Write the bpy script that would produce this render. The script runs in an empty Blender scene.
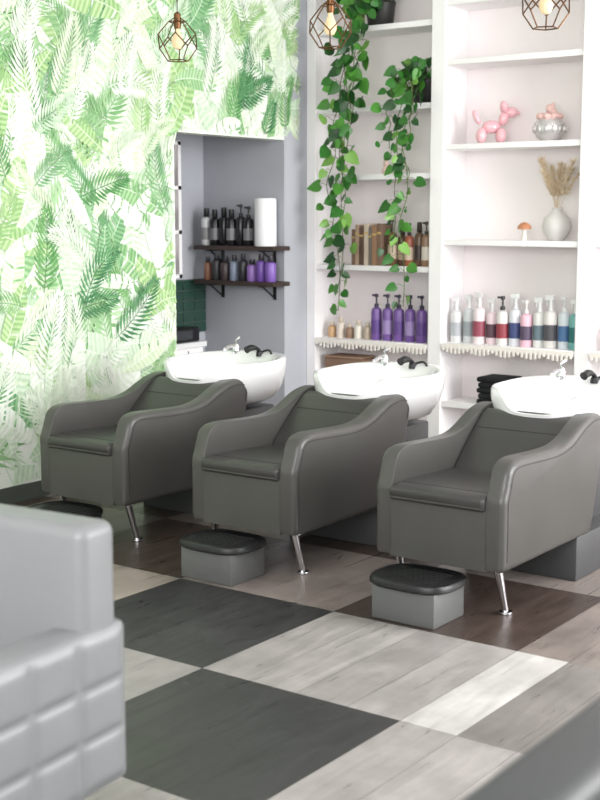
import bpy, bmesh, math, random
from mathutils import Vector, Matrix, Euler
random.seed(7)
scene=bpy.context.scene
PI=math.pi
def s2l(c):
    def g(v):
        v/=255.0
        return v/12.92 if v<=0.04045 else ((v+0.055)/1.055)**2.4
    return (g(c[0]),g(c[1]),g(c[2]),1.0)
_m={}
def mat(name,col,rough=0.5,metal=0.0,bump=0.0,bscale=200.0,var=0.0,vscale=8.0,emit=None,coat=0.0):
    if name in _m: return _m[name]
    m=bpy.data.materials.new(name); m.use_nodes=True
    nt=m.node_tree; b=nt.nodes['Principled BSDF']
    b.inputs['Base Color'].default_value=s2l(col)
    b.inputs['Roughness'].default_value=rough
    b.inputs['Metallic'].default_value=metal
    b.inputs['Coat Weight'].default_value=coat
    tc=nt.nodes.new('ShaderNodeTexCoord')
    if var>0:
        n=nt.nodes.new('ShaderNodeTexNoise'); n.inputs['Scale'].default_value=vscale; n.inputs['Detail'].default_value=4
        nt.links.new(tc.outputs['Object'],n.inputs['Vector'])
        mr=nt.nodes.new('ShaderNodeMapRange'); mr.inputs[1].default_value=0.3; mr.inputs[2].default_value=0.7
        mr.inputs[3].default_value=1-var; mr.inputs[4].default_value=1+var
        nt.links.new(n.outputs['Fac'],mr.inputs[0])
        mx=nt.nodes.new('ShaderNodeVectorMath'); mx.operation='SCALE'
        mx.inputs[0].default_value=s2l(col)[:3]
        nt.links.new(mr.outputs[0],mx.inputs['Scale'])
        nt.links.new(mx.outputs[0],b.inputs['Base Color'])
    if bump>0:
        n=nt.nodes.new('ShaderNodeTexNoise'); n.inputs['Scale'].default_value=bscale; n.inputs['Detail'].default_value=3
        nt.links.new(tc.outputs['Object'],n.inputs['Vector'])
        bp=nt.nodes.new('ShaderNodeBump'); bp.inputs['Strength'].default_value=bump; bp.inputs['Distance'].default_value=0.002
        nt.links.new(n.outputs['Fac'],bp.inputs['Height']); nt.links.new(bp.outputs[0],b.inputs['Normal'])
    if emit:
        b.inputs['Emission Color'].default_value=s2l(col); b.inputs['Emission Strength'].default_value=emit
    _m[name]=m
    return m

class MB:
    def __init__(s): s.v=[];s.f=[];s.mi=[];s.mats=[];s.M=Matrix.Identity(4)
    def mid(s,m):
        if m not in s.mats: s.mats.append(m)
        return s.mats.index(m)
    def add(s,vs,fs,m,M=None):
        o=len(s.v); T=s.M if M is None else s.M@M
        for v in vs: s.v.append(tuple(T@Vector(v)))
        k=s.mid(m)
        for f in fs: s.f.append([i+o for i in f]); s.mi.append(k)
    def bm(s,bm,m,M=None):
        bm.verts.ensure_lookup_table()
        for i,v in enumerate(bm.verts): v.index=i
        s.add([v.co.copy() for v in bm.verts],[[v.index for v in f.verts] for f in bm.faces],m,M); bm.free()
    def box(s,a,b,m,r=0.0,seg=3,M=None):
        """a,b = min and max corners"""
        bm=bmesh.new(); bmesh.ops.create_cube(bm,size=1)
        for v in bm.verts:
            v.co=Vector([ (a[i]+b[i])/2+v.co[i]*(b[i]-a[i]) for i in range(3)])
        if r>0:
            bmesh.ops.bevel(bm,geom=list(bm.edges),offset=r,segments=seg,profile=0.5,affect='EDGES')
        s.bm(bm,m,M)
    def lathe(s,prof,c,m,seg=20,M=None,sx=1,sy=1):
        vs=[];fs=[];n=len(prof)
        for r,z in prof:
            for k in range(seg):
                a=2*PI*k/seg; vs.append((c[0]+r*math.cos(a)*sx,c[1]+r*math.sin(a)*sy,c[2]+z))
        for i in range(n-1):
            for k in range(seg):
                k2=(k+1)%seg; fs.append([i*seg+k,i*seg+k2,(i+1)*seg+k2,(i+1)*seg+k])
        fs.append([k for k in range(seg)][::-1]); fs.append([(n-1)*seg+k for k in range(seg)])
        s.add(vs,fs,m,M)
    def ell(s,c,r,m,seg=14,M=None,rot=None):
        bm=bmesh.new(); bmesh.ops.create_uvsphere(bm,u_segments=seg,v_segments=max(6,seg//2),radius=1)
        T=Matrix.Translation(c)@(rot.to_matrix().to_4x4() if rot else Matrix.Identity(4))@Matrix.Diagonal((r[0],r[1],r[2],1))
        s.bm(bm,m,T if M is None else M@T)
    def tube(s,pts,r,m,seg=8,M=None):
        pts=[Vector(p) for p in pts]; n=len(pts); vs=[];fs=[]
        for i,p in enumerate(pts):
            d=(pts[min(i+1,n-1)]-pts[max(i-1,0)]).normalized()
            u=d.cross(Vector((0,0,1)));
            if u.length<1e-3: u=Vector((1,0,0))
            u.normalize(); w=d.cross(u)
            rr=r[i] if isinstance(r,(list,tuple)) else r
            for k in range(seg):
                a=2*PI*k/seg; vs.append(p+u*math.cos(a)*rr+w*math.sin(a)*rr)
        for i in range(n-1):
            for k in range(seg):
                k2=(k+1)%seg; fs.append([i*seg+k,i*seg+k2,(i+1)*seg+k2,(i+1)*seg+k])
        fs.append(list(range(seg))[::-1]); fs.append([(n-1)*seg+k for k in range(seg)])
        s.add(vs,fs,m,M)
    def prof(s,poly,x0,x1,m,ro=0.0,ri=0.0,zmin_i=-9,zmin_o=-9,M=None,seg=4):
        """extrude a (y,z) outline from x0 to x1; bevel cap x1 by ro, cap x0 by ri"""
        bm=bmesh.new()
        A=[bm.verts.new((x0,y,z)) for y,z in poly]; B=[bm.verts.new((x1,y,z)) for y,z in poly]
        n=len(poly); bm.faces.new(A); bm.faces.new(B[::-1])
        for i in range(n):
            j=(i+1)%n; bm.faces.new((A[j],A[i],B[i],B[j]))
        bmesh.ops.recalc_face_normals(bm,faces=bm.faces)
        for (xx,r,zm) in ((x1,ro,zmin_o),(x0,ri,zmin_i)):
            if r<=0: continue
            es=[e for e in bm.edges if all(abs(v.co.x-xx)<1e-6 for v in e.verts) and all(v.co.z>=zm for v in e.verts)]
            bmesh.ops.bevel(bm,geom=es,offset=r,segments=seg,profile=0.5,affect='EDGES',clamp_overlap=True)
        s.bm(bm,m,M)
    def build(s,name,parent=None,loc=None,rotz=0.0,smooth=True,ang=40):
        me=bpy.data.meshes.new(name); me.from_pydata(s.v,[],s.f)
        for m in s.mats: me.materials.append(m)
        me.polygons.foreach_set('material_index',s.mi)
        if smooth:
            me.polygons.foreach_set('use_smooth',[True]*len(me.polygons))
            me.set_sharp_from_angle(angle=math.radians(ang))
        me.update()
        o=bpy.data.objects.new(name,me); scene.collection.objects.link(o)
        if loc: o.location=loc
        o.rotation_euler=(0,0,rotz)
        if parent: o.parent=parent
        return o
def empty(name,loc,rotz=0):
    e=bpy.data.objects.new(name,None); scene.collection.objects.link(e); e.location=loc; e.rotation_euler=(0,0,rotz); e.empty_display_size=.1
    return e
def catmull(P,n=5):
    out=[]
    for i in range(len(P)-1):
        p0=P[max(i-1,0)];p1=P[i];p2=P[i+1];p3=P[min(i+2,len(P)-1)]
        for k in range(n):
            t=k/n
            out.append(tuple(0.5*((2*p1[j])+(-p0[j]+p2[j])*t+(2*p0[j]-5*p1[j]+4*p2[j]-p3[j])*t*t+(-p0[j]+3*p1[j]-3*p2[j]+p3[j])*t**3) for j in range(len(p1))))
    out.append(tuple(P[-1])); return out
def attr_mat(name,rough,streak=False):
    m=bpy.data.materials.new(name); m.use_nodes=True; nt=m.node_tree; b=nt.nodes['Principled BSDF']
    a=nt.nodes.new('ShaderNodeAttribute'); a.attribute_name='Col'
    tc=nt.nodes.new('ShaderNodeTexCoord'); b.inputs['Roughness'].default_value=rough
    mp=nt.nodes.new('ShaderNodeMapping'); n=nt.nodes.new('ShaderNodeTexNoise'); mr=nt.nodes.new('ShaderNodeMapRange')
    nt.links.new(tc.outputs['Object'],mp.inputs[0]); nt.links.new(mp.outputs[0],n.inputs['Vector']); nt.links.new(n.outputs['Fac'],mr.inputs[0])
    n.inputs['Scale'].default_value=1; n.inputs['Detail'].default_value=6
    sc=nt.nodes.new('ShaderNodeVectorMath'); sc.operation='SCALE'
    nt.links.new(a.outputs['Color'],sc.inputs[0]); nt.links.new(mr.outputs[0],sc.inputs['Scale'])
    mr.inputs[1].default_value=.3; mr.inputs[2].default_value=.7
    if streak:
        mp.inputs['Scale'].default_value=(26,3,1); mr.inputs[3].default_value=.84; mr.inputs[4].default_value=1.1; n.inputs['Distortion'].default_value=.8
        n2=nt.nodes.new('ShaderNodeTexNoise'); n2.inputs['Scale'].default_value=4; n2.inputs['Detail'].default_value=7; n2.inputs['Roughness'].default_value=.6
        nt.links.new(tc.outputs['Object'],n2.inputs['Vector'])
        m2=nt.nodes.new('ShaderNodeMapRange'); m2.inputs[1].default_value=.3; m2.inputs[2].default_value=.7; m2.inputs[3].default_value=.76; m2.inputs[4].default_value=1.14
        nt.links.new(n2.outputs['Fac'],m2.inputs[0])
        s2=nt.nodes.new('ShaderNodeVectorMath'); s2.operation='SCALE'
        nt.links.new(sc.outputs[0],s2.inputs[0]); nt.links.new(m2.outputs[0],s2.inputs['Scale'])
        nt.links.new(s2.outputs[0],b.inputs['Base Color'])
        m3=nt.nodes.new('ShaderNodeMapRange'); m3.inputs[1].default_value=.3; m3.inputs[2].default_value=.7; m3.inputs[3].default_value=rough-.08; m3.inputs[4].default_value=rough+.12
        nt.links.new(n.outputs['Fac'],m3.inputs[0]); nt.links.new(m3.outputs[0],b.inputs['Roughness'])
        bp=nt.nodes.new('ShaderNodeBump'); bp.inputs['Strength'].default_value=.12; bp.inputs['Distance'].default_value=.002
        nt.links.new(n.outputs['Fac'],bp.inputs['Height']); nt.links.new(bp.outputs[0],b.inputs['Normal'])
    else:
        mp.inputs['Scale'].default_value=(22,22,22); mr.inputs[3].default_value=.92; mr.inputs[4].default_value=1.08
        nt.links.new(sc.outputs[0],b.inputs['Base Color'])
    return m
def col_mesh(name,vs,fs,cols,m,parent=None):
    me=bpy.data.meshes.new(name); me.from_pydata(vs,[],fs); me.materials.append(m)
    at=me.attributes.new('Col','FLOAT_COLOR','FACE')
    flat=[]
    for c in cols: flat+=list(c)
    at.data.foreach_set('color',flat); me.update()
    o=bpy.data.objects.new(name,me); scene.collection.objects.link(o)
    if parent: o.parent=parent
    return o

# ------------------------------------------------------------------ materials
M_white=mat('painted_white',(250,247,247),.45,var=.015,vscale=3)
M_back=mat('shelf_back_white',(247,239,239),.6,var=.02,vscale=2)
M_ceil=mat('ceiling_white',(240,240,240),.8)
M_grey=mat('wall_grey_paint',(178,180,187),.6,var=.03,vscale=3)
M_paper=mat('wallpaper_ground',(232,238,227),.7,var=.03,vscale=9)
M_leather=mat('grey_leather',(74,73,70),.34,bump=.25,bscale=260,var=.06,vscale=6)
M_leather_d=mat('grey_leather_seat',(60,59,57),.34,bump=.25,bscale=260,var=.06,vscale=6)
M_seam=mat('seam_thread',(48,47,45),.6)
M_lleather=mat('light_grey_leather',(122,124,125),.4,bump=.2,bscale=260,var=.04,vscale=6)
M_dleather=mat('dark_grey_leather',(56,58,59),.42,bump=.2,bscale=260,var=.04,vscale=6)
M_ped=mat('pedestal_grey',(66,67,68),.45,bump=.2,bscale=260)
M_chrome=mat('chrome',(225,225,228),.12,1.0)
M_black=mat('black_plastic',(22,22,24),.35)
M_rubber=mat('black_rubber_pad',(22,23,24),.4,bump=.5,bscale=120)
M_ceramic=mat('white_ceramic',(238,238,238),.12,coat=.4)
M_wood=mat('dark_shelf_wood',(62,50,46),.5,var=.2,vscale=20)
M_copper=mat('aged_copper_wire',(110,76,48),.35,.8)
M_bulb=mat('amber_bulb_glass',(225,200,160),.15,emit=.3)

# ------------------------------------------------------------------ room
WX=-5.32; YF=7.40; CEIL=3.3
fv=[];ff=[];fc=[]
def fcol(i,j,k):
    dark=(i+j)%2!=0
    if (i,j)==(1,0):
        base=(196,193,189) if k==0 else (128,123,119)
    elif dark:
        base=(54,53,54) if j<=0 else (72,60,54)  # rows under the chairs browned: reflection put into the tile colour
    else:
        base=(158,153,150) if j<=0 else (134,124,118)
        if (i,j)==(-2,0): base=(154,143,134)
    t=random.uniform(-4,4) if dark else random.uniform(-7,7)
    return s2l([max(5,b+t) for b in base])
for i in range(-5,7):
    for j in range(-6,6):
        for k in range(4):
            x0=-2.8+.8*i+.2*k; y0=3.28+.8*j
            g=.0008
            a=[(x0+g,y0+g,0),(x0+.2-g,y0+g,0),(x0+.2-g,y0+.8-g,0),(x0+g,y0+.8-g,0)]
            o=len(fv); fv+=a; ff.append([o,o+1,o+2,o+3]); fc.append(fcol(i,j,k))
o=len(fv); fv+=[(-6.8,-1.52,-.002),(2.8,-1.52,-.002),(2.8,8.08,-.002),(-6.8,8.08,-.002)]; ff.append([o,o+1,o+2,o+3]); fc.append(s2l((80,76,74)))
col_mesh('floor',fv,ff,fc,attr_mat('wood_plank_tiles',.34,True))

b=MB()
b.box((WX-.12,-1.5,0),(WX,6.02,CEIL),M_paper)
b.box((WX-.12,6.02,2.05),(WX,7.14,CEIL),M_paper)
wall_left=b.build('wall_left',smooth=False)
b=MB()
b.box((-6.15,7.14,0),(WX,7.8,CEIL),M_grey)
b.build('wall_pier',smooth=False)
b=MB(); b.box((WX,7.72,0),(1.5,7.82,CEIL),M_back); b.build('wall_back',smooth=False)
b=MB(); b.box((-6.15,5.3,0),(-6.035,7.14,2.5),M_grey); b.build('wall_alcove_side',smooth=False)
b=MB(); b.box((-6.035,5.3,0),(WX-.12,5.4,2.5),M_grey); b.build('wall_alcove_front',smooth=False)
b=MB(); b.box((-6.15,5.3,2.5),(WX-.12,7.14,2.56),M_ceil); b.build('ceiling_alcove',smooth=False)
b=MB(); b.box((-6.15,-1.5,CEIL),(2.4,7.82,CEIL+.1),M_ceil); b.build('ceiling',smooth=False)
b=MB(); b.box((WX,-1.5,0),(WX+.012,6.02,.09),mat('baseboard_green_grey',(78,84,78),.5)); b.build('baseboard_left',smooth=False)

# ---- printed wallpaper foliage (flat print on the wall)
V=[];F=[];C=[]
layer=[0]
def ok(y,z):
    if y>7.325 or y<2.6 or z<.09 or z>3.29: return False
    if y>6.02 and z<2.055: return False
    return True
def poly(P,c):
    for p in P:
        if not ok(*p): return
    o=len(V); x=WX+.0008+layer[0]*.000006
    for p in P: V.append((x,p[0],p[1]))
    F.append(list(range(o,o+len(P)))); C.append(c)
def mixc(a,b,t): return tuple(a[i]*(1-t)+b[i]*t for i in range(3))
def frond(y,z,a,L,c1,c2,n=15,wd=.34,curve=.6,lw=.011):
    layer[0]+=1
    pts=[];yy,zz,aa=y,z,a
    for i in range(n+1):
        pts.append((yy,zz,aa)); st=L/n
        yy+=math.cos(aa)*st; zz+=math.sin(aa)*st; aa+=curve/n
    for i in range(n):
        p=pts[i];q=pts[i+1]
        nx,nz=-math.sin(p[2])*.0022,math.cos(p[2])*.0022
        poly([(p[0]-nx,p[1]-nz),(q[0]-nx,q[1]-nz),(q[0]+nx,q[1]+nz),(p[0]+nx,p[1]+nz)],s2l(c1))
        if i<1: continue
        t=i/n
        ll=L*wd*(math.sin(PI*(t*.88+.1))**.6)*random.uniform(.9,1.05)
        for sgn in (1,-1):
            an=p[2]+sgn*(1.15-.75*t)
            d=(math.cos(an),math.sin(an)); e=(-d[1],d[0])
            w=lw*(1-.3*t)*L/.4
            c=s2l(mixc(c1,c2,random.random()*.6+(.4 if sgn>0 else 0)))
            B0=(p[0],p[1]); T=(p[0]+d[0]*ll-sgn*e[0]*ll*.12,p[1]+d[1]*ll-sgn*e[1]*ll*.12)
            m1=(p[0]+d[0]*ll*.4+e[0]*w,p[1]+d[1]*ll*.4+e[1]*w); m2=(p[0]+d[0]*ll*.4-e[0]*w,p[1]+d[1]*ll*.4-e[1]*w)
            poly([B0,m2,T,m1],c)
def banana(y,z,a,L,c1,c2,wd=.17,curve=.5,torn=True):
    layer[0]+=1
    n=30; pts=[];yy,zz,aa=y,z,a
    for i in range(n+1):
        pts.append((yy,zz,aa)); st=L/n
        yy+=math.cos(aa)*st; zz+=math.sin(aa)*st; aa+=curve/n
    def w(t): return L*wd*max(0,math.sin(PI*min(1,t*.96+.03)))**.65
    for i in range(n):
        p=pts[i];q=pts[i+1]; t=i/n
        for sgn in (1,-1):
            if torn and i%5==4 and random.random()<.6: continue
            wp=w(t)*random.uniform(.93,1.04); wq=w(t+1/n)
            an=.35
            d0=(-math.sin(p[2])*sgn+math.cos(p[2])*an, math.cos(p[2])*sgn+math.sin(p[2])*an)
            d1=(-math.sin(q[2])*sgn+math.cos(q[2])*an, math.cos(q[2])*sgn+math.sin(q[2])*an)
            c=s2l(mixc(c1,c2,(.1 if i%2 else .8)+(.2 if sgn>0 else -.1)))
            P=[(p[0],p[1]),(q[0],q[1]),(q[0]+d1[0]*wq,q[1]+d1[1]*wq),(p[0]+d0[0]*wp,p[1]+d0[1]*wp)]
            poly(P,c)
    layer[0]+=1
    for i in range(n):
        p=pts[i];q=pts[i+1]; nx,nz=-math.sin(p[2])*.003,math.cos(p[2])*.003
        poly([(p[0]-nx,p[1]-nz),(q[0]-nx,q[1]-nz),(q[0]+nx,q[1]+nz),(p[0]+nx,p[1]+nz)],s2l(mixc(c2,(240,246,235),.5)))
def scatter(step,fn,jit=.5):
    pos=[]
    y=2.5
    while y<7.5:
        z=0
        while z<3.4:
            pos.append((y+random.uniform(-jit,jit)*step,z+random.uniform(-jit,jit)*step)); z+=step
        y+=step
    random.shuffle(pos)
    for p in pos: fn(*p)
R=random.uniform
pale=[((192,214,184),(216,229,208)),((180,206,174),(206,223,198)),((202,220,184),(222,233,210))]
mid=[((112,162,104),(162,198,148)),((128,176,118),(178,208,164)),((100,152,102),(150,190,144)),((140,180,116),(186,212,158))]
deep=[((62,124,68),(112,164,100)),((76,138,72),(126,176,108)),((54,112,70),(98,154,102))]
wht=[((234,239,229),(214,226,206)),((230,236,222),(204,220,194))]
def f1(y,z):
    c=random.choice(pale+pale+mid); frond(y,z,R(0,2*PI),R(.5,.7),c[0],c[1],curve=R(-1,1),n=17,lw=.012)
def f2(y,z):
    c=random.choice(wht+wht+pale)
    banana(y,z,R(0,2*PI),R(.45,.65),c[0],c[1],wd=R(.15,.21),curve=R(-.8,.8))
def f3(y,z):
    c=random.choice(mid+mid+pale+wht)
    if random.random()<.4: frond(y,z,R(.3,2.8),R(.4,.6),c[0],c[1],curve=R(-1.3,1.3),n=17,lw=.011)
    else: banana(y,z,R(.2,2.9),R(.38,.58),c[0],c[1],wd=R(.13,.19),curve=R(-.9,.9))
def f4(y,z):
    r=random.random()
    if r<.36:
        c=random.choice(wht+wht+pale); frond(y,z,R(.2,2.9),R(.35,.55),c[0],c[1],curve=R(-1.2,1.2),n=16,lw=.010)
    elif r<.62:
        c=random.choice(wht+wht+mid); banana(y,z,R(.2,2.9),R(.3,.45),c[0],c[1],wd=R(.11,.16),curve=R(-1.2,1.2))
    elif r<.95:
        c=random.choice(deep+mid); frond(y,z,R(.2,2.9),R(.32,.5),c[0],c[1],curve=R(-1.2,1.2),n=16,lw=.0085)
scatter(.28,f1); scatter(.30,f2); scatter(.25,f3); scatter(.25,f4)
col_mesh('wallpaper_print',V,F,C,attr_mat('wallpaper_leaf_print',.7),wall_left)

# ------------------------------------------------------------------ built in shelving
b=MB()
YB=7.70
b.box((WX,YB,0),(-1.1,YB+.02,CEIL),M_back)
def stile(x0,x1): b.box((x0,YF,0),(x1,YB,CEIL),M_white,.004,1)
stile(WX,-5.245); stile(-4.335,-4.235); stile(-3.295,-3.20); stile(-2.26,-2.16); stile(-1.2,-1.1)
bays=[(-5.245,-4.335,[.10,.47,.70,1.21,1.82,2.27,2.79]),(-4.235,-3.295,[.10,.33,.72,1.39,2.0,2.53,2.9]),
      (-3.20,-2.26,[.10,.33,.72,1.39,2.0,2.53,2.9]),(-2.16,-1.2,[.10,.72,1.39,2.0,2.53,2.9])]
for x0,x1,zs in bays:
    for z in zs: b.box((x0,YF+.01,z-.036),(x1,YB,z),M_white,.003,1)
    b.box((x0,YF+.01,0),(x1,YF+.03,.07),M_white)
b.build('built_in_shelving')

b=MB(); M_lace=mat('cream_macrame',(240,234,226),.9)
for x0,x1,z in ((-5.24,-4.34,.70),(-4.23,-3.30,.72),(-3.195,-2.27,.72)):
    n=int((x1-x0)/.03)
    b.box((x0,YF-.008,z-.03),(x1,YF-.001,z-.002),M_lace,.002,1)
    for i in range(n):
        xa=x0+(i+.5)*(x1-x0)/n; dz=.02*abs(math.sin(i*PI/6))
        b.lathe([(.012,-.02),(.014,-.035),(.010,-.040),(.011,-.046-dz),(.002,-.05-dz)],(xa,YF-.005,z),M_lace,6,sy=.25)
b.build('macrame_shelf_fringe')

# ------------------------------------------------------------------ bottle helper
def bottle(b,x,y,z,r,h,body,cap,kind='pump',label=None):
    hb=h*.68
    b.lathe([(r*.9,0),(r,.006),(r,hb*.86),(r*.85,hb*.95),(r*.4,hb)],(x,y,z),body,16)
    if label: b.lathe([(r*1.02,hb*.2),(r*1.02,hb*.62)],(x,y,z),label,16)
    if kind=='pump':
        b.lathe([(r*.42,hb),(r*.42,hb+h*.07),(r*.15,hb+h*.08),(r*.15,hb+h*.2),(r*.36,hb+h*.21),(r*.36,hb+h*.27),(r*.1,hb+h*.28)],(x,y,z),cap,10)
        b.box((x-r*.9,y-r*.17,z+hb+h*.225),(x,y+r*.17,z+hb+h*.265),cap)
    elif kind=='cap':
        b.lathe([(r*.5,hb),(r*.55,hb+.003),(r*.5,hb+h*.2),(r*.3,hb+h*.21)],(x,y,z),cap,12)
    else:
        b.lathe([(r*.38,hb),(r*.3,hb+h*.08),(r*.3,hb+h*.18)],(x,y,z),cap,10)
        b.box((x-r*.9,y-r*.22,z+hb+h*.17),(x+r*.45,y+r*.22,z+hb+h*.27),cap,.003,1)
        b.box((x-r*.7,y-r*.12,z+hb+h*.08),(x-r*.5,y+r*.12,z+hb+h*.18),cap)
def cm(n,c,r=.35): return mat('pl_'+n,c,r)
b=MB()
for i in range(5): bottle(b,-4.80+.09*i,7.5,.70,.037,.33,cm('purple',(120,88,156)),cm('dkpurple',(48,38,62)),'pump',cm('lilac',(158,136,186)) if i%2 else cm('purple2',(98,68,138)))
b.build('purple_shampoo_bottles')
b=MB()
spec=[((216,216,216),(225,225,225),'spray',(176,180,184)),((210,213,215),(230,230,230),'spray',(160,166,170)),((230,218,220),(225,220,220),'spray',(150,72,88)),
((238,216,222),(230,228,228),'spray',(96,70,82)),((228,224,222),(60,58,60),'pump',(150,62,72)),((226,228,234),(238,238,238),'spray',(70,82,130)),
((236,190,204),(240,236,236),'pump',(90,76,100)),((234,234,232),(240,240,240),'spray',(112,130,140)),((230,226,222),(235,235,235),'spray',(84,82,88)),
((226,232,238),(240,240,240),'pump',(84,122,168)),((120,180,176),(238,238,238),'spray',(50,116,114))]
for i,(c,cc,k,l) in enumerate(spec):
    bottle(b,-4.175+.084*i,7.5+.02*(i%2),.72,.038+.002*(i%3),.31+.02*((i*7)%3)+(.03 if i==9 else 0),cm('b%d'%i,c),cm('c%d'%i,cc),k,cm('l%d'%i,l))
b.build('hair_product_bottles')
b=MB()
for i,c in enumerate([(215,200,190),(190,150,130),(230,225,220),(180,190,180),(220,180,160),(150,110,100)]):
    bottle(b,-3.1+.12*i,7.5,.72,.032,.2+.02*(i%2),cm('d%d'%i,c),cm('dc',(60,50,48)),'cap')
b.build('hair_product_bottles')
b=MB()
for i,(c,h) in enumerate([((196,160,120),.12),((222,210,196),.16),((150,120,100),.11),((232,226,214),.14),((186,170,150),.13)]):
    bottle(b,-5.17+.075*i,7.5,.70,.03,h,cm('j%d'%i,c),cm('jc',(214,200,180)),'cap')
b.build('cosmetic_jars')
b=MB(); b.box((-5.2,7.45,.47),(-4.88,7.62,.56),cm('wicker',(138,110,92),.8),.01); b.box((-5.19,7.44,.56),(-4.89,7.63,.575),cm('lid',(160,130,108),.7),.004); b.build('storage_box')
b=MB(); x=-4.97; bc=[(126,100,84),(178,152,128),(98,76,62),(206,190,172),(116,108,102),(156,120,94)]
i=0
while x<-4.73:
    w=R(.024,.042); h=R(.24,.30); c=bc[i%6]; d=R(.13,.17)
    mm=cm('book%d'%(i%6),c,.6); i+=1
    b.box((x,7.44,1.21),(x+w,7.44+d,1.21+h),mm,.003,1)
    b.box((x+.003,7.45,1.213),(x+w-.003,7.44+d+.002,1.21+h-.004),cm('pages',(225,215,200),.8))
    b.box((x+.001,7.4385,1.21+h*.75),(x+w-.001,7.4395,1.21+h*.8),cm('gilt',(200,170,110),.4))
    x+=w+.002
b.build('books')
b=MB()
for i,(c,l,h) in enumerate([((122,84,58),(200,180,158),.33),((88,62,50),(176,150,128),.3),((168,96,72),(226,200,180),.3),((110,84,66),(60,46,40),.33),((150,120,96),(222,212,200),.31)]):
    bottle(b,-4.67+.066*i,7.49+.02*(i%2),1.21,.032,h,cm('am%d'%i,c,.3),cm('amc',(56,42,36)),'cap' if i%2 else 'pump',cm('aml%d'%i,l))
b.build('amber_product_bottles')
b=MB(); pk=mat('pink_balloon',(240,184,192),.18,coat=.5)
b.ell((0,0,.105),(.062,.042,.042),pk)
for sx in (-1,1):
    for sy in (-1,1):
        b.ell((sx*.062,sy*.032,.05),(.034,.032,.05),pk)
b.ell((-.078,0,.158),(.033,.033,.048),pk,rot=Euler((0,-.25,0)))
b.ell((-.122,0,.195),(.046,.034,.034),pk); b.ell((-.17,0,.19),(.012,.012,.012),pk)
for sy in (-1,1): b.ell((-.078,sy*.03,.228),(.025,.025,.04),pk,rot=Euler((sy*-.3,0.3,0)))
b.ell((.094,0,.165),(.02,.02,.05),pk,rot=Euler((0,.45,0)))
b.build('balloon_dog_figurine',loc=(-3.965,7.53,2.0),rotz=PI+.55)
b=MB(); gl=mat('mercury_glass',(215,210,210),.25,.5); pr=mat('pink_rose',(236,196,190),.6)
b.lathe([(.05,0),(.055,.006),(.08,.03),(.1,.07),(.095,.11),(.075,.135),(.07,.14)],(0,0,0),gl,20)
for k in range(12):
    a=k*PI/4.5; rr=.06 if k<9 else .02
    b.ell((rr*math.cos(a),rr*math.sin(a),.15+(.02 if k>=9 else 0)+R(0,.01)),(.028,.028,.022),pr,8)
b.ell((0,0,.2),(.028,.024,.03),pr,10); b.ell((.02,0,.215),(.014,.012,.024),pr,8)
for k in range(14):
    a=k*PI/7; b.ell((.098*math.cos(a),.098*math.sin(a),.075),(.01,.01,.022),gl,6)
b.build('rose_bowl_ornament',loc=(-3.56,7.53,2.0))
b=MB(); vs=mat('white_stoneware',(222,218,214),.5)
b.lathe([(.045,0),(.05,.004),(.082,.05),(.092,.09),(.08,.14),(.042,.175),(.03,.19),(.036,.205),(.028,.205),(.02,.19)],(0,0,0),vs,24)
pm=mat('pampas_grass',(226,206,176),.9)
for k in range(11):
    a=R(0,2*PI); t=R(.06,.17); hx=math.cos(a)*t+R(-.03,.03); hy=math.sin(a)*t*.6; H=R(.40,.5)
    P=catmull([(0,0,.15),(hx*.25,hy*.25,.26),(hx*.65,hy*.65,H*.8),(hx*1.15,hy*1.15,H)],5)
    b.tube(P,.0018,pm,5)
    for q in P[6:]:
        for r_ in range(12):
            u=Vector((R(-1,1)+hx*4,R(-1,1),R(.2,1.6))).normalized()*.045
            p=Vector(q); w=Vector((R(-1,1),R(-1,1),0)).normalized()*.005
            b.add([p-w,p+w,p+u],[[0,1,2]],pm)
b.build('pampas_grass_vase',loc=(-3.50,7.54,1.39))
b=MB()
b.lathe([(.022,0),(.02,.01),(.014,.05),(.015,.08)],(0,0,0),mat('mush_stem',(235,228,220),.5),12)
b.lathe([(.012,.07),(.045,.072),(.042,.09),(.025,.108),(.004,.115)],(0,0,0),mat('mush_cap',(196,132,96),.4),16)
b.build('mushroom_figurine',loc=(-3.69,7.48,1.39))
b=MB(); 
b.lathe([(.025,0),(.03,.02),(.02,.05)],(0,0,0),cm('fig',(220,190,180)),12); b.ell((0,0,.07),(.02,.02,.024),cm('fig',(220,190,180)),10)
b.build('small_figurine',loc=(-4.72,7.48,1.82))
b=MB(); tw=mat('black_towel',(24,24,27),.95,bump=.6,bscale=90)
for k in range(5): b.box((-3.99+.01*(k%2),7.44,.33+k*.036),(-3.76,7.66,.33+k*.036+.034),tw,.014,3)
b.build('folded_towels')

# ------------------------------------------------------------------ pothos
greens=[mat('pothos_a',(48,108,38),.4),mat('pothos_b',(74,136,50),.4),mat('pothos_c',(32,78,32),.4),mat('pothos_d',(118,166,74),.4)]
stem=mat('pothos_stem',(92,110,56),.6)
def leaf(b,p,size,yaw,droop,roll,m):
    out=[(0,0),(.32,-.1),(.5,.12),(.5,.4),(.34,.72),(0,1.12),(-.34,.72),(-.5,.4),(-.5,.12),(-.32,-.1)]
    vs=[(x*size*.88,abs(x)*.22*size - .12*size*(y*y),-y*size) for x,y in out]+[(0,.0,-.3*size),(0,-.06*size,-.7*size)]
    fs=[[0,1,10],[1,2,10],[2,3,10],[3,4,11,10],[4,5,11],[5,6,11],[6,7,10,11],[7,8,10],[8,9,10],[9,0,10]]
    Mx=Matrix.Translation(p)@Euler((droop,roll,yaw),'XYZ').to_matrix().to_4x4()
    b.add(vs,fs,m,Mx)
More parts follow.
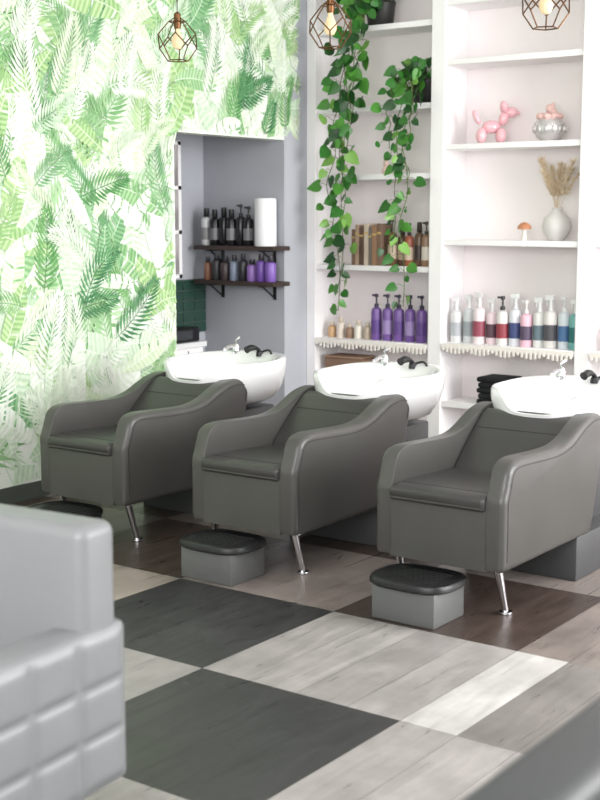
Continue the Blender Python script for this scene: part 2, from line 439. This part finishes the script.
def vine(b,P,step=.032,size=.078,spread=.07):
    Q=catmull(P,8); b.tube(Q,.003,stem,5)
    d=0; last=Vector(Q[0]); s=1
    for q in Q[1:]:
        q=Vector(q); seg=(q-last).length; d+=seg
        while d>step:
            d-=step*R(.7,1.3); s=-s
            off=Vector((s*R(.02,spread),R(-.05,.0),R(-.02,.03)))
            b.tube([q,q+off*.6+Vector((0,0,.01)),q+off],.0015,stem,4)
            leaf(b,q+off,size*R(.6,1.2),R(-.9,1.1),R(-.7,.15),s*R(-.3,-1.2)*(1 if random.random()<.8 else -1),random.choices(greens,[4,4,3,1.5])[0])
        last=q
def crown(b,c,n,rx,rz,size=.09):
    for k in range(n):
        a=R(0,2*PI); e=R(0,1)
        p=Vector(c)+Vector((math.cos(a)*rx*R(.3,1),math.sin(a)*.12*R(.3,1)-.03,rz*e))
        b.tube([Vector(c)-Vector((0,0,.05)),(Vector(c)+p)/2+Vector((0,0,.05)),p],.002,stem,4)
        leaf(b,p,size*R(.7,1.15),R(-1,1),R(-1.2,.2),R(-.9,.9),random.choices(greens,[3,3,4,1])[0])
pot=mat('dark_planter',(48,46,46),.5)
def hang(x0,z0,x1,z1,wig=.05,y=7.33):
    P=[(x0+ (.05 if x0<x1 else -.0),7.5,z0+.02),(x0,7.36,z0+.04)]
    n=8
    for k in range(1,n+1):
        t=k/n; P.append((x0+(x1-x0)*min(1,t*1.4)+R(-wig,wig),y+R(-.02,.01),z0+(z1-z0)*t))
    return P
b=MB()
b.lathe([(.07,0),(.085,.01),(.1,.14),(.104,.16),(.09,.16),(.085,.13)],(-4.80,7.52,2.79),pot,20)
crown(b,(-4.80,7.5,2.96),30,.2,.16)
crown(b,(-4.86,7.40,2.88),26,.2,.1)
vine(b,hang(-4.86,2.93,-4.99,1.02,.04),step=.055,size=.088,spread=.08)
vine(b,hang(-4.92,2.95,-5.06,1.35,.04),step=.055,size=.088,spread=.08)
vine(b,hang(-4.82,2.92,-4.93,1.85,.04),step=.06,size=.088,spread=.08)
vine(b,hang(-4.94,2.93,-4.98,.90,.04),spread=.06,step=.08,size=.08)
vine(b,hang(-4.78,2.95,-4.90,2.25,.05),step=.06,size=.09,spread=.1)
b.build('hanging_pothos_plant',ang=180)
b=MB()
b.lathe([(.07,0),(.085,.01),(.105,.14),(.108,.16),(.09,.16),(.085,.13)],(-4.45,7.54,2.27),pot,20)
crown(b,(-4.45,7.48,2.43),30,.14,.13,.075)
crown(b,(-4.50,7.42,2.36),14,.14,.08,.075)
vine(b,hang(-4.52,2.42,-4.55,1.3,.03),spread=.06,size=.074,step=.05)
vine(b,hang(-4.46,2.42,-4.50,.95,.04),spread=.06,size=.074,step=.055)
vine(b,hang(-4.42,2.40,-4.47,1.75,.03),spread=.06,size=.074,step=.055)
vine(b,hang(-4.56,2.42,-4.62,1.98,.03),spread=.06,size=.074,step=.055)
b.build('hanging_pothos_plant',ang=180)

# ------------------------------------------------------------------ alcove contents
b=MB()
for z in (1.34,1.10):
    b.box((-5.97,6.95,z-.03),(-5.27,7.14,z),M_wood,.003,1)
    for x in (-5.86,-5.40):
        b.box((x-.012,6.97,z-.038),(x+.012,7.14,z-.03),M_black)
        b.box((x-.012,7.132,z-.13),(x+.012,7.14,z-.03),M_black)
        b.tube([(x,7.135,z-.12),(x,7.0,z-.036)],.006,M_black,6)
b.build('wall_shelf')
b=MB()
bottle(b,-5.91,7.02,1.34,.036,.29,cm('wb',(222,222,222)),M_black,'cap',cm('wl',(150,150,150)))
for i in range(5): bottle(b,-5.835+.075*i,7.02+.01*(i%2),1.34,.036,.28+.015*(i%2),cm('bk',(30,30,34),.25),M_black,'cap' if i<3 else 'pump',cm('gl',(120,120,124)) if i%2==0 else None)
b.build('shampoo_bottles')
b=MB(); b.lathe([(.02,0),(.073,.0),(.075,.005),(.075,.315),(.071,.32),(.02,.32),(.018,.28)],(-5.40,7.035,1.34),mat('paper_roll',(240,240,242),.9),24); b.build('paper_towel_roll')
b=MB()
for i,(c,h,r) in enumerate([((150,104,84),.18,.028),((54,54,56),.21,.034),((70,58,60),.19,.036),((130,140,160),.2,.032),((46,46,50),.21,.032),((146,112,180),.17,.038),((112,78,160),.21,.038),((128,94,176),.2,.038)]):
    bottle(b,-5.9+.079*i,7.02,1.10,r,h,cm('a%d'%i,c),cm('ac',(50,48,54)),'cap')
b.build('hair_color_jars')
b=MB(); CY=6.77
cab=empty('alcove_cabinet',(0,0,0))
b.box((-6.03,6.1,1.12),(-6.02,CY,2.05),M_white)
for y in (6.1,CY-.03): b.box((-6.03,y,1.12),(-5.92,y+.03,2.05),M_white)
for z in (1.12,1.42,1.72,2.02): b.box((-6.03,6.1,z),(-5.92,CY,z+.025),M_white)
b.build('frame',cab)
b=MB()
for z in (1.145,1.445,1.745):
    for k in range(5):
        y=6.14+k*.115; b.box((-6.01,y,z),(-5.93,y+.09,z+R(.12,.2)),cm('bx%d'%(k%3),[(196,170,150),(90,70,60),(210,205,200)][k%3],.6),.004,1)
b.build('product_boxes',cab)
b=MB(); b.box((-6.034,6.0,.72),(-6.022,7.13,1.10),mat('tile_grout',(80,96,90),.6))
gt=mat('dark_green_tile',(44,72,62),.15)
for k in range(5):
    for j in range(9):
        b.box((-6.022,6.01+j*.125,.725+k*.075),(-6.014,6.01+j*.125+.12,.725+k*.075+.07),gt,.002,1)
b.build('backsplash_tiles')
b=MB(); b.box((-6.02,5.6,0),(-5.85,6.90,.64),M_white,.003,1); b.box((-6.02,5.6,.64),(-5.83,6.92,.68),M_ceramic,.004,1)
for y in (5.98,6.36,6.74): b.box((-5.851,y-.003,.05),(-5.847,y+.003,.62),M_black)
b.build('counter_cabinet')
b=MB(); b.box((-6.0,6.55,.68),(-5.86,6.88,.78),M_black,.012); b.box((-5.861,6.57,.70),(-5.858,6.8,.76),cm('glassdk',(60,62,66),.1)); b.build('black_counter_box')  # plain small black box with a dark front, microwave-like

# ------------------------------------------------------------------ wash chairs
TOP=catmull([(.0,.43),(.0,.475),(.016,.515),(.030,.555),(.046,.592),(.080,.617),(.14,.626),(.26,.622),(.38,.617),(.50,.618),(.60,.638),(.68,.672),(.76,.702),(.85,.716),(.92,.704),(.945,.665),(.935,.59)],4)
AP=[(.03,.195),(.006,.203),(0,.225)]+TOP+[(.88,.38),(.83,.215),(.81,.195)]
def inset(path,d):
    out=[]
    for i,p in enumerate(path):
        a=path[max(i-1,0)]; c=path[min(i+1,len(path)-1)]
        t=Vector((c[0]-a[0],c[1]-a[1])).normalized()
        out.append((p[0]+t.y*d,p[1]-t.x*d))
    return out
def wash_chair(cx,idx):
    e=empty('shampoo_chair',(cx,4.31,0))
    b=MB()
    b.prof(AP,.212,.29,M_leather,.026,.026,.47,.0)
    b.prof([(y,z) for y,z in AP],-.212,-.29,M_leather,.026,.026,.47,.0)
    b.build('armrests',e)
    b=MB()
    ip=inset([(0,.24),(0,.33)]+TOP,.030)
    for sx in (-1,1):
        b.tube([(sx*.2905,y,z) for y,z in ip],.0018,M_seam,6)
    b.build('arm_seams',e)
    b=MB()
    b.box((-.213,0.0,.197),(.213,.80,.44),M_leather,.0)
    b.prof([(.70,.40),(.80,.64),(.83,.67),(.88,.655),(.90,.58),(.86,.38),(.81,.2),(.60,.2)],-.213,.213,M_leather)
    b.build('body_shell',e)
    b=MB()
    b.prof(catmull([(-.016,.438),(-.024,.465),(-.012,.486),(.06,.494),(.3,.485),(.58,.474)],4)+[(.6,.44),(-.01,.43)],-.211,.211,M_leather_d,.014,.014)
    b.tube([(-.205,-.018,.442),(.205,-.018,.442)],.005,M_leather_d,6)
    b.tube([(-.19,-.005,.4895),(-.19,.05,.494),(.19,.05,.494),(.19,-.005,.4895)],.0018,M_seam,6)
    b.build('seat_cushion',e)
    b=MB()
    b.prof(catmull([(.48,.46),(.55,.525),(.64,.605),(.71,.660),(.755,.69),(.80,.70),(.84,.685)],4)+[(.84,.5),(.62,.45)],-.208,.208,M_leather_d,.022,.022)
    b.tube([(-.19,.675,.6335),(.19,.675,.6335)],.0022,M_seam,6)
    b.build('back_cushion',e)
    b=MB()
    for sx in (-1,1):
        b.tube([(sx*.225,.09,.20),(sx*.225,.09,.188)],.035,M_chrome,12)
        b.tube([(sx*.222,.085,.2),(sx*.235,.135,.014)],[.019,.013],M_chrome,12)
        b.lathe([(.026,0),(.028,.004),(.026,.012),(.012,.018)],(sx*.235,.138,0),M_chrome,14)
    b.build('chrome_legs',e)
    q=MB()
    q.M=Matrix.Translation((0,1.06,0))
    q.box((-.27,-.34,.0),(.27,.30,.193),M_ped,.006,2)
    q.box((-.17,-.10,.18),(.17,.26,.52),M_ped,.012,2)
    q.lathe([(.13,.50),(.13,.548)],(0,0.03,0),M_black,20)
    q.build('pedestal',e)
    f=MB()
    f.box((-.14,0,0.0),(.14,.235,.135),mat('footrest_grey',(98,99,98),.4,bump=.2),.006,2)
    bm=bmesh.new(); n=40; ring=[]
    for k in range(n):
        a=2*PI*k/n; c,s=math.cos(a),math.sin(a)
        ring.append((.18*abs(c)**.6*(1 if c>0 else -1), .117+.15*abs(s)**.72*(1 if s>0 else -1)))
    A=[]
    for (sc,z) in ((.96,.136),(1.0,.142),(1.0,.156),(.97,.165),(.90,.168),(.88,.164)):
        A.append([bm.verts.new((x*sc,.117+(y-.117)*sc,z)) for x,y in ring])
    for i in range(len(A)-1):
        for k in range(n): bm.faces.new((A[i][k],A[i][(k+1)%n],A[i+1][(k+1)%n],A[i+1][k]))
    bm.faces.new(A[0][::-1]); bm.faces.new(A[-1]); f.bm(bm,M_rubber)
    for k in range(7): f.box((-.11,.04+k*.024,.163),(.11,.05+k*.024,.1665),M_rubber,.001,1)
    f.build('footrest',loc=(cx-.03,4.105,0))
    # basin
    g=empty('shampoo_basin',(cx+.03,5.375,0))
    DZ=-.050
    q=MB(); N=96
    a0,b0=.305,.32
    rings=[(.34,.598,0),(.60,.602,0),(.80,.63,0),(.92,.69,0),(.98,.755,0),(1.0,.80,0),(1.0,.824,0),(.985,.836,0),(.945,.838,0),(.90,.826,-.01),(.85,.78,-.016),(.76,.715,-.02),(.6,.67,-.025),(.3,.65,-.03),(.06,.645,-.03)]
    vs=[];fs=[]
    for ri,(sc,z,sh) in enumerate(rings):
        for k in range(N):
            a=2*PI*k/N; c,s=math.cos(a),math.sin(a); p=.84
            X=a0*sc*(abs(c)**p)*(1 if c>=0 else -1); Y=b0*sc*(abs(s)**p)*(1 if s>=0 else -1)
            d=math.atan2(s,c)+PI/2
            d=(d+PI)%(2*PI)-PI
            nk=math.exp(-(d/.46)**4)
            zz=z
            wt={4:.45,5:.8,6:1,7:1,8:1,9:.95,10:.55}.get(ri,0)
            zz=z-.088*nk*wt
            if 7<=ri<=10: Y-=.012*nk
            if s>.2 and 8<=ri<=10:
                k2=min(1,(s-.2)/.5); Y-=.06*k2*(ri-7)/3
                zz=max(zz,.832) if ri<10 else zz
            if ri>=5 and ri<=9: zz+=.014*max(0,s)
            vs.append((X,Y+sh*1.0,zz+DZ))
    for i in range(len(rings)-1):
        for k in range(N):
            k2=(k+1)%N; fs.append([i*N+k,i*N+k2,(i+1)*N+k2,(i+1)*N+k])
    fs.append(list(range(N))[::-1]); fs.append([(len(rings)-1)*N+k for k in range(N)])
    q.add(vs,fs,M_ceramic); q.build('bowl',g,ang=60)
    q=MB()
    q.lathe([(.022,.0),(.022,.004),(.008,.006)],(0,-.03,.6455+DZ),M_chrome,16); q.build('drain',g)
    fx,fy=-.12,.24
    q=MB(); q.M=Matrix.Translation((0,0,DZ))
    q.lathe([(.026,.83),(.026,.846),(.02,.85),(.019,.875),(.012,.89)],(fx,fy,0),M_chrome,16)
    q.tube(catmull([(fx,fy,.868),(fx,fy-.05,.88),(fx,fy-.1,.864)],4),[.011]*9,M_chrome,10)
    q.tube([(fx,fy,.885),(fx-.01,fy+.01,.905),(fx+.015,fy+.02,.925)],[.006,.006,.008],M_chrome,8)
    q.build('faucet',g)
    q=MB(); q.M=Matrix.Translation((0,0,DZ))
    q.lathe([(.022,.83),(.02,.855),(.014,.86)],(.05,.235,0),M_black,14)
    q.tube(catmull([(.05,.235,.855),(.05,.21,.874),(.045,.17,.882),(.04,.13,.872)],4),[.011]*5+[.012,.014,.016]+[.018]*4+[.02],M_black,10)
    q.tube(catmull([(.05,.235,.85),(.10,.25,.865),(.14,.22,.852)],4),.006,M_black,8)
    q.build('hand_sprayer',g)
for i,cx in enumerate((-4.43,-3.45,-2.47)): wash_chair(cx,i)

# ------------------------------------------------------------------ styling chairs
def pillow(b,o,u,v,n,nu,nv,m,bulge=.012,K=12):
    o,u,v,n=Vector(o),Vector(u),Vector(v),Vector(n)
    W,H=nu*K,nv*K; vs=[];fs=[]
    for j in range(H+1):
        for i in range(W+1):
            s=(i%K)/K; t=(j%K)/K
            h=bulge*((1-abs(2*s-1)**7)*(1-abs(2*t-1)**7)) if (i%K and j%K) else 0
            vs.append(o+u*(i/W)+v*(j/H)+n*h)
    for j in range(H):
        for i in range(W): fs.append([j*(W+1)+i,j*(W+1)+i+1,(j+1)*(W+1)+i+1,(j+1)*(W+1)+i])
    b.add(vs,fs,m)
def styling_chair(loc,rotz,L):
    e=empty('styling_chair',loc,rotz)
    D=.62;W=.33
    b=MB()
    b.box((-W+.01,-.125,.30),(W-.01,-.005,.885),L,.028,5)
    b.build('backrest',e)
    b=MB()
    b.box((-W+.1,-D+.02,.30),(W-.1,-.12,.40),L,.01,2)
    b.box((-W+.105,-D,.40),(W-.105,-.12,.49),L,.03,4)
    b.build('seat',e)
    b=MB()
    for s in (-1,1):
        x0,x1=(W-.105,W) if s>0 else (-W,-W+.105)
        b.box((x0,-D,.28),(x1,.01,.655),L,.02,4)
    b.build('armrests',e)
    b=MB()
    for s in (-1,1):
        pillow(b,(s*(W-.001),-D+.015 if s>0 else -.005,.296),(0,(D-.02)*s,0),(0,0,.348),(s,0,0),4,3,L,.008)
    pillow(b,(W-.03,0.008,.30),(-(2*W-.06),0,0),(0,0,.34),(0,1,0),5,3,L,.007)
    b.build('quilted_panels',e,ang=80)
    b=MB()
    b.lathe([(.24,0),(.24,.008),(.22,.02),(.05,.035),(.035,.06),(.035,.22),(.05,.23),(.05,.28),(.12,.285),(.12,.30)],(0,-.31,0),M_chrome,36)
    b.build('pedestal_base',e)
th=math.radians(5)
styling_chair((-1.965-.33*math.cos(th),2.035-.33*math.sin(th),0),th,M_lleather)
styling_chair((-.70,1.42,0),PI/2,M_dleather)

# ------------------------------------------------------------------ pendants
def pendant(x,y,z,rz):
    b=MB(); r=.1
    def ring(rad,h,n,ph): return [Vector((rad*math.cos(2*PI*k/n+ph),rad*math.sin(2*PI*k/n+ph),h)) for k in range(n)]
    n=5
    T=ring(.045,.10,n,0); U=ring(.102,.035,n,0); Lw=ring(.102,-.03,n,PI/n); B=ring(.055,-.095,n,PI/n)
    E=[]
    for k in range(n):
        k2=(k+1)%n
        E+=[(T[k],T[k2]),(T[k],U[k]),(U[k],Lw[k]),(U[k2],Lw[k]),(Lw[k],B[k]),(B[k],B[k2]),(T[k],Vector((0,0,.13)))]
    for p,q in E: b.tube([p,q],.0032,M_copper,6)
    b.lathe([(.006,.15),(.018,.14),(.02,.08),(.016,.065)],(0,0,0),M_copper,12)
    b.lathe([(.012,.07),(.014,.05),(.03,.01),(.03,-.012),(.018,-.035),(.002,-.04)],(0,0,0),M_bulb,14)
    b.tube([(0,0,.14),(0,0,CEIL-z)],.003,M_black,6)
    b.lathe([(.05,CEIL-z-.025),(.05,CEIL-z-.001)],(0,0,0),M_black,16)
    b.build('geometric_pendant_lamp',loc=(x,y,z),rotz=rz)
pendant(-4.56,5.2,2.435,.3); pendant(-3.6,5.2,2.43,.9); pendant(-2.49,5.2,2.43,.1)

# ------------------------------------------------------------------ lights
w=bpy.data.worlds.new('World'); scene.world=w; w.use_nodes=True
bg=w.node_tree.nodes['Background']; bg.inputs[0].default_value=(.97,.98,1.0,1); bg.inputs[1].default_value=.78
def area(name,loc,target,sx,sy,power,col=(1,1,1)):
    l=bpy.data.lights.new(name,'AREA'); l.shape='RECTANGLE'; l.size=sx; l.size_y=sy; l.energy=power; l.color=col
    o=bpy.data.objects.new(name,l); scene.collection.objects.link(o); o.location=loc
    o.rotation_euler=(Vector(target)-Vector(loc)).to_track_quat('-Z','Y').to_euler()
area('window_light_right',(2.2,6.0,1.9),(-4,6.3,1.3),3.6,2.6,400,(.99,.995,1))
area('window_light_front',(-.6,-1.3,2.3),(-3.3,7.4,1.5),4.0,2.0,235,(1,.99,.98))
# ------------------------------------------------------------------ camera
cam=bpy.data.cameras.new('Camera'); co=bpy.data.objects.new('Camera',cam); scene.collection.objects.link(co)
co.location=(0,0,1.55); co.rotation_euler=(math.radians(90-8.13),0,math.radians(36))
cam.lens=58.3; cam.sensor_width=36; cam.dof.use_dof=True; cam.dof.focus_distance=5.9; cam.dof.aperture_fstop=3.6
cam.clip_start=.05
scene.camera=co
scene.view_settings.view_transform='Standard'
scene.view_settings.exposure=0.1
